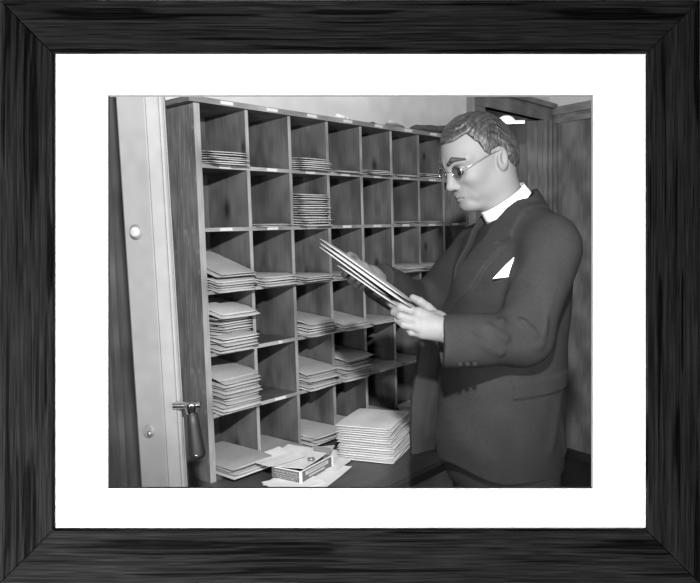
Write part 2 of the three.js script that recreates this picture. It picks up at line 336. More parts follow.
paper(.37, DESK + .003, .165, .20, .15, .30, 'loose white sheet between carton and folder pile', .004);
paper(.415, DESK + .010, .085, .11, .085, .6, 'small white card leaning before the folder pile', .003, -.12);
{
  // small printed carton with a torn open lid and slips of paper
  const k = thing('small_carton', 'small grey printed carton without lid on the loose papers', 'carton', [.228, DESK + .006, .175], .157);
  const m = mat(.16, { roughness: .7 }), wht = mat(.7);
  const w = .18, d = .115, h = .036, t = .003;
  mesh('bottom', at(board(w, t, d), 0, t / 2, 0), m, k);
  // print: rows of small white marks, as far as the photograph shows them
  const cnv = document.createElement('canvas'); cnv.width = 256; cnv.height = 64; const cx = cnv.getContext('2d');
  const base = 'rgb(118,118,118)', lite = 'rgb(222,222,222)';
  cx.fillStyle = base; cx.fillRect(0, 0, 256, 64); const R = rng(3);
  cx.fillStyle = lite;
  for (const [y, hgt, x0, x1] of [[14, 8, 30, 226], [30, 5, 20, 236], [42, 5, 34, 220], [52, 4, 50, 200]]) for (let x = x0; x < x1;) { const l = 3 + R() * 7; cx.fillRect(x, y + R() * 2, l, hgt * (.5 + R() * .5)); x += l + 3 + R() * 5; }
  const tA = new THREE.CanvasTexture(cnv); tA.colorSpace = THREE.SRGBColorSpace;
  const c2 = document.createElement('canvas'); c2.width = 256; c2.height = 64; const cy = c2.getContext('2d');
  cy.fillStyle = base; cy.fillRect(0, 0, 256, 64); cy.fillStyle = lite; cy.fillRect(34, 12, 188, 22); cy.fillRect(60, 42, 130, 10); cy.fillStyle = base; cy.fillRect(52, 20, 150, 4);
  const tB = new THREE.CanvasTexture(c2); tB.colorSpace = THREE.SRGBColorSpace;
  const face = (w_, tx) => { const g = new THREE.BoxGeometry(w_, h, t); return [g, mat(.62, { map: tx, roughness: .6 })]; };
  let [g, mm] = face(w, tB); mesh('wall', at(g, 0, h / 2, d / 2), mm, k);
  [g, mm] = face(w, tB); mesh('wall', at(g, 0, h / 2, -d / 2), mm, k);
  [g, mm] = face(d, tA); mesh('wall', at(g, -w / 2, h / 2, 0, -Math.PI / 2), mm, k);
  [g, mm] = face(d, tA); mesh('wall', at(g, w / 2, h / 2, 0, Math.PI / 2), mm, k);
  for (const [x, z] of [[-w / 2, d / 2], [w / 2, d / 2]]) mesh('corner_tape', at(board(.007, h + .0006, .007), x, h / 2, z), wht, k);
  mesh('rim', at(board(w, .0022, .005), 0, h, d / 2), wht, k); mesh('rim', at(board(.005, .0022, d), -w / 2, h, 0), wht, k);
  mesh('flap', at(board(.0025, .03, .07), w / 2 + .004, h + .008, .015, 0, 0, -.15), m, k);
}
paper(.235, DESK + .043, .135, .21, .17, .30, 'large white sheet lying across the open carton', .004);
paper(.175, DESK + .050, .095, .15, .14, -.1, 'white sheet on the left over the open carton', .004);
{
  const o = mesh('coin_token', at(new THREE.TorusGeometry(.009, .0035, 8, 20), 0, 0, 0, 0, Math.PI / 2), mat(.3, { metalness: .6, roughness: .4 })); place(o, .232, DESK + .055, .212);
  tag(o, 'small round metal ring lying on the sheet over the carton', 'ring');
}
// white carton half hidden beside the man
{
  const o = thing('white_carton', 'small white carton in the bottom row near the dark jacket', 'carton', [1.018, DESK + .0005, .058], .1);
  mesh('body', at(new RoundedBoxGeometry(.10, .048, .08, 2, .003), 0, .024, 0), mat(.85), o);
  mesh('lid', at(new RoundedBoxGeometry(.106, .014, .086, 2, .003), 0, .048, 0), mat(.6), o);
}
// things lying on top of the cabinet
function crumple(name, label, category, x, z, w, h, d, l, seed) {
  const g = new THREE.IcosahedronGeometry(1, 4), p = g.attributes.position;
  for (let i = 0; i < p.count; i++) {
    const a = p.getX(i), b = p.getY(i), c = p.getZ(i); let n = 0; for (let k = 0; k < 4; k++) n += Math.abs(Math.sin(a * (2.3 + k * 1.7) + seed * k) + Math.sin(c * (3.1 + k) + b * 2 + seed)) / (2 + k);
    const s = .62 + .32 * n * .6; p.setXYZ(i, a * w / 2 * s * 1.2, Math.max(0, b * .5 + .5) * h * s * 1.2, c * d / 2 * s * 1.2);
  }
  const gg = g; gg.computeVertexNormals(); const o = mesh(name, gg, mat(l, { roughness: .85 })); o.position.set(x, YT + .0105, z); return tag(o, label, category);
}
crumple('crumpled_paper', 'small crumpled white paper on top of the cabinet', 'paper', .745, -.07, .085, .03, .07, .8, 1.3);
crumple('crumpled_paper', 'grey crumpled wrapper above the fifth column on the cabinet', 'paper', 1.08, -.06, .12, .028, .09, .22, 2.1);
crumple('crumpled_paper', 'pale curled paper scrap standing behind the grey wrapper', 'paper', 1.135, -.11, .05, .05, .05, .6, 3.7);
crumple('folded_cloth', 'dark folded cloth on the cabinet top beside the man\'s forehead', 'cloth', 1.38, -.07, .24, .05, .14, .06, 4.9);
crumple('crumpled_paper', 'pale torn paper to the right of the dark cloth on the cabinet', 'paper', 1.60, -.08, .16, .055, .10, .5, 5.3);
{
  const o = paper(.90, YT + .0108, -.06, .11, .10, .3, 'flat grey sheet on the cabinet top above the fourth column', .004); o.material = envM[2];
}
// lamp in the room beyond the doorway
{
  const l = thing('ceiling_lamp', 'white glowing ceiling lamp seen through the doorway behind the man\'s head', 'lamp', [3.995, 2.392, -1.015]);
  const glow = new THREE.MeshStandardMaterial({ color: grey(.8), emissive: grey(1), emissiveIntensity: 1.0, roughness: .5, side: THREE.DoubleSide });
  mesh('shade', at(new THREE.LatheGeometry([[.001, .05], [.03, .046], [.055, .032], [.07, .012]].map(([a, b]) => new THREE.Vector2(a, b)), 32), -.036, .0, -.045), glow, l);
  const tube = new THREE.CylinderGeometry(.013, .013, .19, 20); tube.rotateZ(Math.PI / 2); mesh('tube', at(tube, 0, -.004, 0, -.861), glow, l);
  mesh('rod', at(new THREE.CylinderGeometry(.006, .006, .56, 12), -.036, .328, -.045), M.dark, l);
  const pl = new THREE.PointLight(0xffffff, .25, 0, 2); pl.position.set(0, -.09, .0); pl.castShadow = true; l.add(pl);
}
// the flash reflector, the panel lamp and the added fill lamp (outside the picture)
{
  const f = thing('flash_lamp', 'flash reflector hanging from the ceiling above the lens', 'lamp', [FLASH.x, FLASH.y, FLASH.z]);
  const dir = FLASH_AIM.clone().sub(FLASH).normalize(), q = new THREE.Quaternion().setFromUnitVectors(V(0, 1, 0), dir);
  const dish = new THREE.LatheGeometry([[.012, -.075], [.035, -.065], [.060, -.045], [.078, -.015]].map(([a, b]) => new THREE.Vector2(a, b)), 36); dish.applyQuaternion(q);
  mesh('reflector', dish, M.chrome, f);
  const bulb = new THREE.SphereGeometry(.018, 20, 14); bulb.translate(0, -.055, 0); bulb.applyQuaternion(q);
  mesh('bulb', bulb, new THREE.MeshStandardMaterial({ color: grey(.8), emissive: grey(1), emissiveIntensity: 1 }), f);
  const e = dir.clone().multiplyScalar(-.085); mesh('rod', at(new THREE.CylinderGeometry(.008, .008, 3 - FLASH.y - e.y, 12), e.x, (3 - FLASH.y + e.y) / 2, e.z), M.dark, f);
  function standLamp(label, P, aim, w, h) {
    const p = thing('soft_lamp', label, 'lamp', [P.x, 0, P.z]);
    const hd = new THREE.Group(); hd.name = 'lamp_head'; p.add(hd); hd.position.set(0, P.y, 0); p.updateMatrixWorld(true); hd.lookAt(aim);
    mesh('diffuser', at(board(w, h, .01), 0, 0, -.02), new THREE.MeshStandardMaterial({ color: grey(.8), emissive: grey(1), emissiveIntensity: 1 }), hd);
    mesh('housing', at(board(w + .03, h + .03, .05), 0, 0, -.055), mat(.1), hd);
    const bk = P.clone().sub(aim).setY(0).normalize().multiplyScalar(.10);
    mesh('stand', at(new THREE.CylinderGeometry(.012, .012, P.y, 14), bk.x, P.y / 2, bk.z), mat(.05), p);
    mesh('foot', at(new THREE.CylinderGeometry(.14, .16, .03, 28), bk.x, .015, bk.z), mat(.05), p);
  }
  standLamp('square soft lamp on a stand left of the photographer', PANEL, PANEL_AIM, PANEL_W, PANEL_H);
  standLamp('added tall fill lamp on a stand right of the photographer, lightening shadows', FILL, FILL_AIM, FILL_W, FILL_H);
}

// ------------------------------------------------------------------ signed distance modelling for the man
const clamp = (x, a, b) => x < a ? a : x > b ? b : x;
const smin = (a, b, k) => { const h = Math.max(k - Math.abs(a - b), 0) / k; return Math.min(a, b) - h * h * k * .25; };
const smax = (a, b, k) => -smin(-a, -b, k);
function cap(x, y, z, a, b, ra, rb) {
  const bx = b[0] - a[0], by = b[1] - a[1], bz = b[2] - a[2], px = x - a[0], py = y - a[1], pz = z - a[2];
  const h = clamp((px * bx + py * by + pz * bz) / (bx * bx + by * by + bz * bz), 0, 1), dx = px - bx * h, dy = py - by * h, dz = pz - bz * h;
  return Math.sqrt(dx * dx + dy * dy + dz * dz) - (ra + (rb - ra) * h);
}
function ell(x, y, z, c, r) { const a = (x - c[0]) / r[0], b = (y - c[1]) / r[1], d = (z - c[2]) / r[2], k = Math.sqrt(a * a + b * b + d * d), k2 = Math.sqrt((a / r[0]) ** 2 + (b / r[1]) ** 2 + (d / r[2]) ** 2); return k2 < 1e-9 ? -Math.min(...r) : k * (k - 1) / k2; }
function nets(f, lo, hi, cell, paint) {
  const n = [0, 1, 2].map(i => Math.ceil((hi[i] - lo[i]) / cell) + 1), [nx, ny, nz] = n, val = new Float32Array(nx * ny * nz);
  let q = 0; for (let k = 0; k < nz; k++) for (let j = 0; j < ny; j++) for (let i = 0; i < nx; i++) val[q++] = f(lo[0] + i * cell, lo[1] + j * cell, lo[2] + k * cell);
  const id = new Int32Array(nx * ny * nz).fill(-1), P = [], I = (i, j, k) => i + nx * (j + ny * k);
  for (let k = 0; k < nz - 1; k++) for (let j = 0; j < ny - 1; j++) for (let i = 0; i < nx - 1; i++) {
    let m = 0; const v = []; for (let c = 0; c < 8; c++) { const a = val[I(i + (c & 1), j + (c >> 1 & 1), k + (c >> 2))]; v.push(a); if (a < 0) m |= 1 << c; }
    if (m === 0 || m === 255) continue;
    let sx = 0, sy = 0, sz = 0, cnt = 0;
    for (let c = 0; c < 8; c++) for (const b of [1, 2, 4]) { if (c & b) continue; const d = c | b; if ((v[c] < 0) === (v[d] < 0)) continue; const t = v[c] / (v[c] - v[d]); sx += (c & 1) + (b === 1 ? t : 0); sy += (c >> 1 & 1) + (b === 2 ? t : 0); sz += (c >> 2) + (b === 4 ? t : 0); cnt++; }
    id[I(i, j, k)] = P.length / 3; P.push(lo[0] + (i + sx / cnt) * cell, lo[1] + (j + sy / cnt) * cell, lo[2] + (k + sz / cnt) * cell);
  }
  const F = [];
  const quad = (a, b, c, d, flip) => { if (a < 0 || b < 0 || c < 0 || d < 0) return; if (flip) F.push(a, c, b, a, d, c); else F.push(a, b, c, a, c, d); };
  for (let k = 1; k < nz - 1; k++) for (let j = 1; j < ny - 1; j++) for (let i = 1; i < nx - 1; i++) {
    const s = val[I(i, j, k)] < 0;
    if (s !== val[I(i + 1, j, k)] < 0) quad(id[I(i, j - 1, k - 1)], id[I(i, j, k - 1)], id[I(i, j, k)], id[I(i, j - 1, k)], !s);
    if (s !== val[I(i, j + 1, k)] < 0) quad(id[I(i - 1, j, k - 1)], id[I(i - 1, j, k)], id[I(i, j, k)], id[I(i, j, k - 1)], !s);
    if (s !== val[I(i, j, k + 1)] < 0) quad(id[I(i - 1, j - 1, k)], id[I(i, j - 1, k)], id[I(i, j, k)], id[I(i - 1, j, k)], !s);
  }
  const g = new THREE.BufferGeometry(), N = new Float32Array(P.length), U = new Float32Array(P.length / 3 * 2), C = paint ? new Float32Array(P.length) : null, e = cell * .5;
  for (let i = 0; i < P.length; i += 3) {
    const x = P[i], y = P[i + 1], z = P[i + 2]; let a = f(x + e, y, z) - f(x - e, y, z), b = f(x, y + e, z) - f(x, y - e, z), c = f(x, y, z + e) - f(x, y, z - e); const l = Math.hypot(a, b, c) || 1;
    N[i] = a / l; N[i + 1] = b / l; N[i + 2] = c / l; U[i / 3 * 2] = (x - z * .6) * 3; U[i / 3 * 2 + 1] = y * 3;
    if (C) { const t = paint(x, y, z); C[i] = C[i + 1] = C[i + 2] = t; }
  }
  g.setAttribute('position', new THREE.BufferAttribute(new Float32Array(P), 3)); g.setAttribute('normal', new THREE.BufferAttribute(N, 3)); g.setAttribute('uv', new THREE.BufferAttribute(U, 2));
  if (C) g.setAttribute('color', new THREE.BufferAttribute(C, 3)); g.setIndex(F); return g;
}

// ------------------------------------------------------------------ the man
// local axes: x to the right in the photo, y up, z towards the viewer; origin on the floor
{
  const man = thing('person', 'man in dark suit and white clerical collar sorting envelopes', 'person', [.232, 0, .911], -.861);
  // head frame: X forward, Y up, Z to his right
  const ph = .42, ta = .355, Xh = V(-Math.cos(ph) * Math.cos(ta), -Math.sin(ta), Math.sin(ph) * Math.cos(ta)), Zh = V(-Math.sin(ph), 0, -Math.cos(ph)), Yh = Zh.clone().cross(Xh);
  const Hc = V(-.046, 1.700, 0);
  const toHead = (x, y, z) => { x -= Hc.x; y -= Hc.y; z -= Hc.z; return [x * Xh.x + y * Xh.y + z * Xh.z, x * Yh.x + y * Yh.y + z * Yh.z, x * Zh.x + y * Zh.y + z * Zh.z]; };
  const headMat = new THREE.Matrix4().makeBasis(Xh, Yh, Zh).setPosition(Hc);
  const EY = .006, EZ = .032, EX = .0765;
  function cranium(x, y, z) { return smin(ell(x, y, z, [.005, .033, 0], [.0915, .086, .0755]), ell(x, y, z, [-.031, .0, 0], [.062, .062, .060]), .03); }
  const warp = (x, y) => y < -.01 ? [x + .10 * (-.01 - y), -.01 + (y + .01) / .87] : [x, y];   // short lower face
  function head(x, y, z) { // head-local
    const s = Math.abs(z); [x, y] = warp(x, y);
    let d = cranium(x, y, z);
    d = smin(d, ell(x, y, s, [.032, -.03, 0], [.066, .082, .060]), .03);
    d = smin(d, cap(x, y, s, [.074, -.094, .010], [-.004, -.058, .048], .021, .020), .028);
    d = smin(d, cap(x, y, s, [.0835, -.098, 0], [.080, -.098, .010], .0165, .0155), .012);
    d = smin(d, ell(x, y, s, [.062, -.022, .042], [.026, .022, .022]), .02);
    d = smin(d, cap(x, y, s, [.0865, .0255, .010], [.068, .0285, .050], .0115, .009), .016);
    d = smin(d, ell(x, y, s, [.03, -.055, .035], [.045, .035, .024]), .025);
    d = smin(d, cap(x, y, s, [.084, -.048, .022], [.072, -.076, .032], .0085, .0075), .014);                // fold beside the mouth
    d = smin(d, ell(x, y, s, [.058, -.104, 0], [.032, .016, .034]), .02);
    d = smax(d, -ell(x, y, s, [.0985, EY - .001, EZ], [.019, .0135, .018]), .012);      // eye socket
    d = smin(d, ell(x, y, s, [EX, EY, EZ], [.0135, .0125, .0145]), .003);                // lid over the eyeball
    d = smin(d, cap(x, y, s, [.0915, .012, 0], [.1085, -.030, 0], .0075, .0105), .012);  // nose
    d = smin(d, ell(x, y, s, [.1075, -.033, 0], [.0115, .0095, .0095]), .008);
    d = smin(d, ell(x, y, s, [.0965, -.0375, .0115], [.0115, .008, .0065]), .006);
    d = smin(d, ell(x, y, s, [.088, -.066, 0], [.0145, .022, .026]), .012);              // mouth mound
    d = smin(d, cap(x, y, s, [.1025, -.0640, 0], [.0885, -.0680, .022], .0050, .0028), .003);
    d = smin(d, cap(x, y, s, [.1005, -.0765, 0], [.0875, -.0715, .021], .0060, .0030), .003);
    d = smax(d, -cap(x, y, s, [.1080, -.0700, 0], [.0915, -.0702, .024], .0018, .0014), .002);
    // ear
    const ex = x + .010 + (y) * .22, ey = y + .004;
    let ear = ell(ex, ey, s, [0, 0, .0775], [.0160, .0280, .0085]);
    ear = smax(ear, -ell(ex, ey, s, [.002, .003, .0875], [.0095, .0175, .0085]), .004);
    ear = smin(ear, cap(ex, ey, s, [-.004, .016, .080], [-.005, -.010, .081], .0028, .003), .003);
    d = smin(d, ear, .006);
    return d;
  }
  const neckA = [.042, 1.50, .0], neckB = [-.012, 1.655, .0];
  const neck = (x, y, z) => cap(x, y, z, neckA, neckB, .060, .054);
  const headWorld = (x, y, z) => { const h = toHead(x, y, z); return smin(head(h[0], h[1], h[2]), neck(x, y, z), .03); };
  // torso frame
  const A = 25 * Math.PI / 180, Ft = [-Math.cos(A), Math.sin(A)], Lt = [Math.sin(A), Math.cos(A)];
  const cx = (y) => y > 1.3 ? .012 + (y - 1.3) * .13 : y > 1.0 ? -.014 + (y - 1.0) * .087 : -.014 + (1.0 - y) * .03;
  const lerpT = (t, y) => { for (let i = 0; i < t.length - 1; i++) if (y <= t[i + 1][0]) { const k = clamp((y - t[i][0]) / (t[i + 1][0] - t[i][0]), 0, 1), s = k * k * (3 - 2 * k); return t[i][1] + (t[i + 1][1] - t[i][1]) * s; } return t[t.length - 1][1]; };
  const TA = [[.85, .160], [1.0, .166], [1.15, .162], [1.3, .150], [1.42, .132], [1.52, .10], [1.58, .06]], TB = [[.85, .185], [1.0, .182], [1.15, .168], [1.3, .172], [1.42, .180], [1.50, .165], [1.56, .10], [1.60, .05]];
  const tor = (x, y, z) => { const dx = x - cx(y); return [dx * Ft[0] + z * Ft[1], dx * Lt[0] + z * Lt[1]]; };
  const torso = (x, y, z) => { const [f, l] = tor(x, y, z), a = lerpT(TA, y), b = lerpT(TB, y), k = Math.sqrt((f / a) ** 2 + (l / b) ** 2), k2 = Math.sqrt((f / a / a) ** 2 + (l / b / b) ** 2); return k2 < 1e-6 ? -a : Math.max(k * (k - 1) / k2, y - 1.585); };
  // joints
  const Sl = [.088, 1.480, .158], El = [.008, 1.281, .205], Cl = [-.188, 1.287, .262], Wl = [-.150, 1.303, .268];
  const Sr = [-.018, 1.470, -.170], Er = [-.165, 1.305, -.250], Wr = [-.330, 1.412, -.050], Cr = [-.312, 1.401, -.072];
  // hands (chains of joints with radii)
  const chain = (x, y, z, pts, r0, r1) => { let d = 1e9; for (let i = 0; i < pts.length - 1; i++) { const n = pts.length - 1; d = smin(d, cap(x, y, z, pts[i], pts[i + 1], r0 + (r1 - r0) * i / n, r0 + (r1 - r0) * (i + 1) / n), .003); } return d; };
  const LF = [
    [[-.236, 1.352, .266], [-.274, 1.365, .256], [-.292, 1.370, .238], [-.298, 1.371, .216]],
    [[-.242, 1.337, .277], [-.276, 1.347, .270], [-.288, 1.352, .248], [-.288, 1.357, .226]],
    [[-.239, 1.321, .281], [-.270, 1.329, .278], [-.282, 1.337, .258], [-.281, 1.345, .238]],
    [[-.230, 1.307, .277], [-.254, 1.311, .276], [-.264, 1.320, .260], [-.264, 1.329, .244]]];
  const LT = [[-.188, 1.335, .245], [-.212, 1.359, .228], [-.228, 1.372, .218], [-.243, 1.380, .210]];
  const RFb = [
    [[-0.372, 1.433, 0.017], [-0.392, 1.426, 0.057], [-0.398, 1.429, 0.085], [-0.394, 1.435, 0.107]],
    [[-0.360, 1.423, 0.023], [-0.378, 1.414, 0.063], [-0.383, 1.416, 0.092], [-0.378, 1.423, 0.115]],
    [[-0.348, 1.414, 0.027], [-0.364, 1.403, 0.065], [-0.369, 1.405, 0.092], [-0.364, 1.412, 0.113]],
    [[-0.338, 1.406, 0.027], [-0.351, 1.394, 0.059], [-0.355, 1.396, 0.081], [-0.351, 1.402, 0.099]]];
  const RT = [[-0.354, 1.439, -0.017], [-0.376, 1.467, 0.017], [-0.384, 1.473, 0.047], [-0.389, 1.471, 0.075]];
  function hand(x, y, z, w, F, T) {
    let d = cap(x, y, z, w, [(w[0] * .45 + F[1][0][0] * .55), (w[1] * .45 + F[1][0][1] * .55), (w[2] * .45 + F[1][0][2] * .55)], .025, .024);
    for (const f of F) d = smin(d, cap(x, y, z, w, f[0], .018, .0112), .012);
    d = smin(d, cap(x, y, z, w, T[0], .019, .0165), .014);
    d = smin(d, cap(x, y, z, T[0], F[0][0], .013, .010), .012);
    let fi = 1e9; const rr = [.0092, .0096, .009, .0078]; F.forEach((f, i) => { fi = Math.min(fi, chain(x, y, z, f, rr[i] + .0006, rr[i] - .0016)); });
    d = smin(d, fi, .005);
    return smin(d, chain(x, y, z, T, .0125, .0088), .006);
  }
  const handL = (x, y, z) => smin(hand(x, y, z, Wl, LF, LT), cap(x, y, z, Wl, [-.05, 1.295, .25], .027, .036), .02);
  const handR = (x, y, z) => smin(hand(x, y, z, Wr, RFb, RT), cap(x, y, z, Wr, [-.25, 1.355, -.15], .026, .034), .02);
  // legs
  const HipL = [.050, .92, .085], KneeL = [.035, .50, .105], AnkL = [.070, .09, .115], HipR = [-.035, .92, -.085], KneeR = [-.055, .50, -.095], AnkR = [-.025, .09, -.105];
  const bodyCore = (x, y, z) => {
    let d = torso(x, y, z) + .060;
    d = smax(d, .86 - y, .02);
    d = smin(d, cap(x, y, z, Sl, El, .048, .040), .03); d = smin(d, cap(x, y, z, El, Wl, .040, .027), .02);
    d = smin(d, cap(x, y, z, Sr, Er, .048, .040), .03); d = smin(d, cap(x, y, z, Er, Wr, .040, .027), .02);
    for (const [h, k, a] of [[HipL, KneeL, AnkL], [HipR, KneeR, AnkR]]) { d = smin(d, cap(x, y, z, h, k, .056, .050), .03); d = smin(d, cap(x, y, z, k, a, .052, .036), .02); d = smin(d, cap(x, y, z, a, [a[0] - .12, .045, a[2] + .03], .034, .028), .02); }
    return smin(d, neck(x, y, z), .03);
  };
  const lips = (x, y, z) => { const h = toHead(x, y, z); [h[0], h[1]] = warp(h[0], h[1]); if (Math.abs(h[2]) < .023 && h[0] > .08) { const dl = Math.min(cap(h[0], h[1], Math.abs(h[2]), [.1025, -.0645, 0], [.0885, -.0685, .020], .0052, .0026), cap(h[0], h[1], Math.abs(h[2]), [.1005, -.0765, 0], [.0875, -.0715, .019], .0062, .0028)); if (dl < .0012) return .62; } return 1; };
  const gHead = nets(headWorld, [-.20, 1.545, -.135], [.12, 1.85, .135], .003, lips);
  const one = () => 1;
  const gL = nets((x, y, z) => Math.max(handL(x, y, z), x + .13), [-.33, 1.27, .18], [-.12, 1.41, .32], .0026, one);
  const gR = nets((x, y, z) => Math.max(handR(x, y, z), x + .28), [-.43, 1.33, -.12], [-.27, 1.49, .15], .0028, one);
  const gB = nets((x, y, z) => smax(smax(smax(bodyCore(x, y, z), y - 1.58, .005), -(x + .15) + (z > .15 ? 0 : -9), .004), -(x + .30), .004), [-.38, -.02, -.36], [.26, 1.62, .34], .012, one);
  const skin = new THREE.MeshPhysicalMaterial({ color: grey(.15), roughness: .65, vertexColors: true, specularIntensity: .6, side: THREE.DoubleSide });
  mesh('body', mergeGeometries([gHead, gL, gR, gB]), skin, man);

  // hair
  const hl = (x, s) => { const side = clamp((s - .03) / .03, 0, 1), front = lerpT([[-.10, -.072], [-.045, -.060], [-.028, -.006], [-.010, .028], [.012, .026], [.020, .016], [.030, .026], [.040, .058], [.054, .088], [.11, .076]], x); const top = .075; return x > .05 ? top * (1 - side) + Math.max(front, .088) * side : (x > .03 ? front * side + Math.max(front, .075) * (1 - side) : front); };
  const strand = (x, y, z) => { const w = 1.6 * Math.sin(x * 46 + z * 20) + 1.1 * Math.sin(y * 63 + x * 31); return Math.sin(y * 260 + z * 190 + w * 2.2) * .45 + Math.sin(y * 430 - x * 90 + z * 300 + w * 3.5) * .4 + Math.sin(x * 95 + y * 60 + w * 2) * .35; };
  const hair = (x, y, z) => {
    const h = toHead(x, y, z), a = h[0], b = h[1], c = h[2], s = Math.abs(c), edge = b - hl(a, s);
    const thick = .003 + .0060 * clamp(edge / .04, 0, 1) + .001 * clamp((a - .02) / .05, 0, 1) * clamp((b - .06) / .03, 0, 1);
    const d = cranium(a, b, c) - thick - .0012 * strand(a, b, c) * clamp(edge / .02, .2, 1);
    return smax(Math.max(d, -(cranium(a, b, c) + .014)), -edge, .006);
  };
  const hairPaint = (x, y, z) => { const h = toHead(x, y, z); return clamp(.85 + .45 * strand(h[0], h[1] * 1.1, h[2]) + .7 * clamp((.06 - h[1]) / .05, 0, 1), .35, 2.2); };
  mesh('hair', nets(hair, [-.18, 1.60, -.13], [.10, 1.86, .13], .0028, hairPaint), new THREE.MeshStandardMaterial({ color: grey(.085), map: hairTex, bumpMap: hairTex, bumpScale: .0012, roughness: .5, vertexColors: true, side: THREE.DoubleSide }), man);
  // eyebrows, eyes, lashes in head space
  const H = (g) => g.applyMatrix4(headMat);
  for (const s of [-1, 1]) {
    const brow = nets((x, y, z) => cap(x, y, z, [.0985, .0255, .010], [.0900, .0330, .032], .0042, .0045) < .004 || true ? smin(cap(x, y, z, [.0990, .0270, .012], [.0955, .0360, .028], .0058, .0060), cap(x, y, z, [.0955, .0360, .028], [.0775, .0290, .055], .0060, .003), .004) + .0008 * Math.sin(x * 900 + z * 700) : 1, [.06, .015, 0], [.115, .05, .066], .0024);
    if (s > 0) brow.scale(1, 1, 1); else { brow.scale(1, 1, -1); const ix = brow.index.array; for (let i = 0; i < ix.length; i += 3) { const t = ix[i]; ix[i] = ix[i + 1]; ix[i + 1] = t; } const n = brow.attributes.normal; }
    mesh('eyebrow', H(brow), mat(.022, { roughness: .7 }), man);
    const lash = new THREE.TubeGeometry(new THREE.CatmullRomCurve3([V(.0875, -.0005, s * .021), V(.0908, -.0030, s * .028), V(.0905, -.0030, s * .036), V(.0855, .0005, s * .045)]), 14, .0016, 6);
    mesh('eyelash', H(lash), mat(.02), man);
  }
  // spectacles: round rims, bridge, temples
  const gl = new THREE.Group(); gl.name = 'spectacles'; man.add(gl); gl.userData.label = 'thin wire round spectacles';
  const wire = mat(.5, { metalness: .9, roughness: .25 }), glass = new THREE.MeshPhysicalMaterial({ color: grey(.45), transmission: 1, thickness: 0, roughness: .02, ior: 1.5, side: THREE.DoubleSide });
  for (const s of [-1, 1]) {
    const yaw = -s * .14, c = [.0985, .005, s * .0335];
    const rim = new THREE.TorusGeometry(.0172, .0008, 8, 40); rim.scale(1.02, .92, 1); rim.rotateY(Math.PI / 2 + yaw); rim.rotateZ(.10); mesh('rim', H(at(rim, ...c)), wire, gl);
    const len = new THREE.CircleGeometry(.0170, 32); len.scale(1.02, .92, 1); len.rotateY(Math.PI / 2 + yaw); len.rotateZ(.10); mesh('lens', H(at(len, ...c)), glass, gl);
    const tp = new THREE.TubeGeometry(new THREE.CatmullRomCurve3([V(.0955, .008, s * .0505), V(.085, .011, s * .066), V(.05, .016, s * .0755), V(0, .020, s * .081), V(-.012, .018, s * .083)]), 24, .0008, 6); mesh('temple', H(tp), wire, gl);
  }
  mesh('bridge', H(new THREE.TubeGeometry(new THREE.CatmullRomCurve3([V(.1005, .008, -.0165), V(.1085, .013, -.006), V(.1085, .013, .006), V(.1005, .008, .0165)]), 14, .001, 6)), wire, gl);

  // white clerical collar: a band round the neck
  {
    const dir = V(neckB[0] - neckA[0], neckB[1] - neckA[1], 0).normalize();
    const q = new THREE.Quaternion().setFromUnitVectors(V(0, 1, 0), V(-.56, .82, .10).normalize());
    const g = new THREE.LatheGeometry([[.0670, -.013], [.0660, -.004], [.0640, .013], [.0645, .0155], [.0625, .0155], [.0625, -.013]].map(([a, b]) => new THREE.Vector2(a, b)), 64);
    g.scale(1, 1, .95); g.applyQuaternion(q); mesh('clerical_collar', at(g, .0135, 1.5960, .005), mat(.80, { roughness: .6 }), man);
  }
  // vest under the jacket
  const rawT = (x, y, z) => torso(x, y, z);
  const vest = (x, y, z) => { let d = rawT(x, y, z) + .018; d = smin(d, cap(x, y, z, [.03, 1.535, 0], [.018, 1.575, .004], .071, .066), .03); d = smax(d, 1.0 - y, .004); return smax(d, (y - 1.573) - (x - .01) * .70, .004); };
  mesh('vest', nets(vest, [-.24, .98, -.24], [.24, 1.66, .24], .008), cloth(.025), man);
  // jacket
  const poly = (pts, u, v) => { let ins = false, d = 1e9; for (let i = 0, j = pts.length - 1; i < pts.length; j = i++) { const [xi, yi] = pts[i], [xj, yj] = pts[j]; if ((yi > v) !== (yj > v) && u < (xj - xi) * (v - yi) / (yj - yi) + xi) ins = !ins; const ex = xj - xi, ey = yj - yi, wx = u - xi, wy = v - yi, h = clamp((wx * ex + wy * ey) / (ex * ex + ey * ey), 0, 1); d = Math.min(d, Math.hypot(wx - ex * h, wy - ey * h)); } return ins ? -d : d; };
  const openL = (y) => lerpT([[.80, .10], [.895, .07], [.93, .0], [.965, -.035], [1.05, -.045], [1.20, -.06], [1.30, -.075], [1.38, -.050], [1.45, -.012], [1.53, .03], [1.60, .055]], y);   // left front edge (towards his left)
  const openR = (y) => lerpT([[.80, -.15], [.95, -.12], [1.0, -.105], [1.18, -.10], [1.30, -.095], [1.42, -.085], [1.53, -.070], [1.60, -.065]], y);
  const lapel = [[-.078, 1.22], [-.047, 1.315], [.031, 1.383], [.068, 1.452], [.086, 1.490], [.066, 1.497], [.102, 1.512], [.098, 1.56], [.085, 1.62], [.04, 1.62], [.02, 1.53], [-.022, 1.45], [-.06, 1.38], [-.085, 1.30]];
  const flapP = [[.0, 1.128], [.0, 1.168], [-.168, 1.180], [-.168, 1.138]];
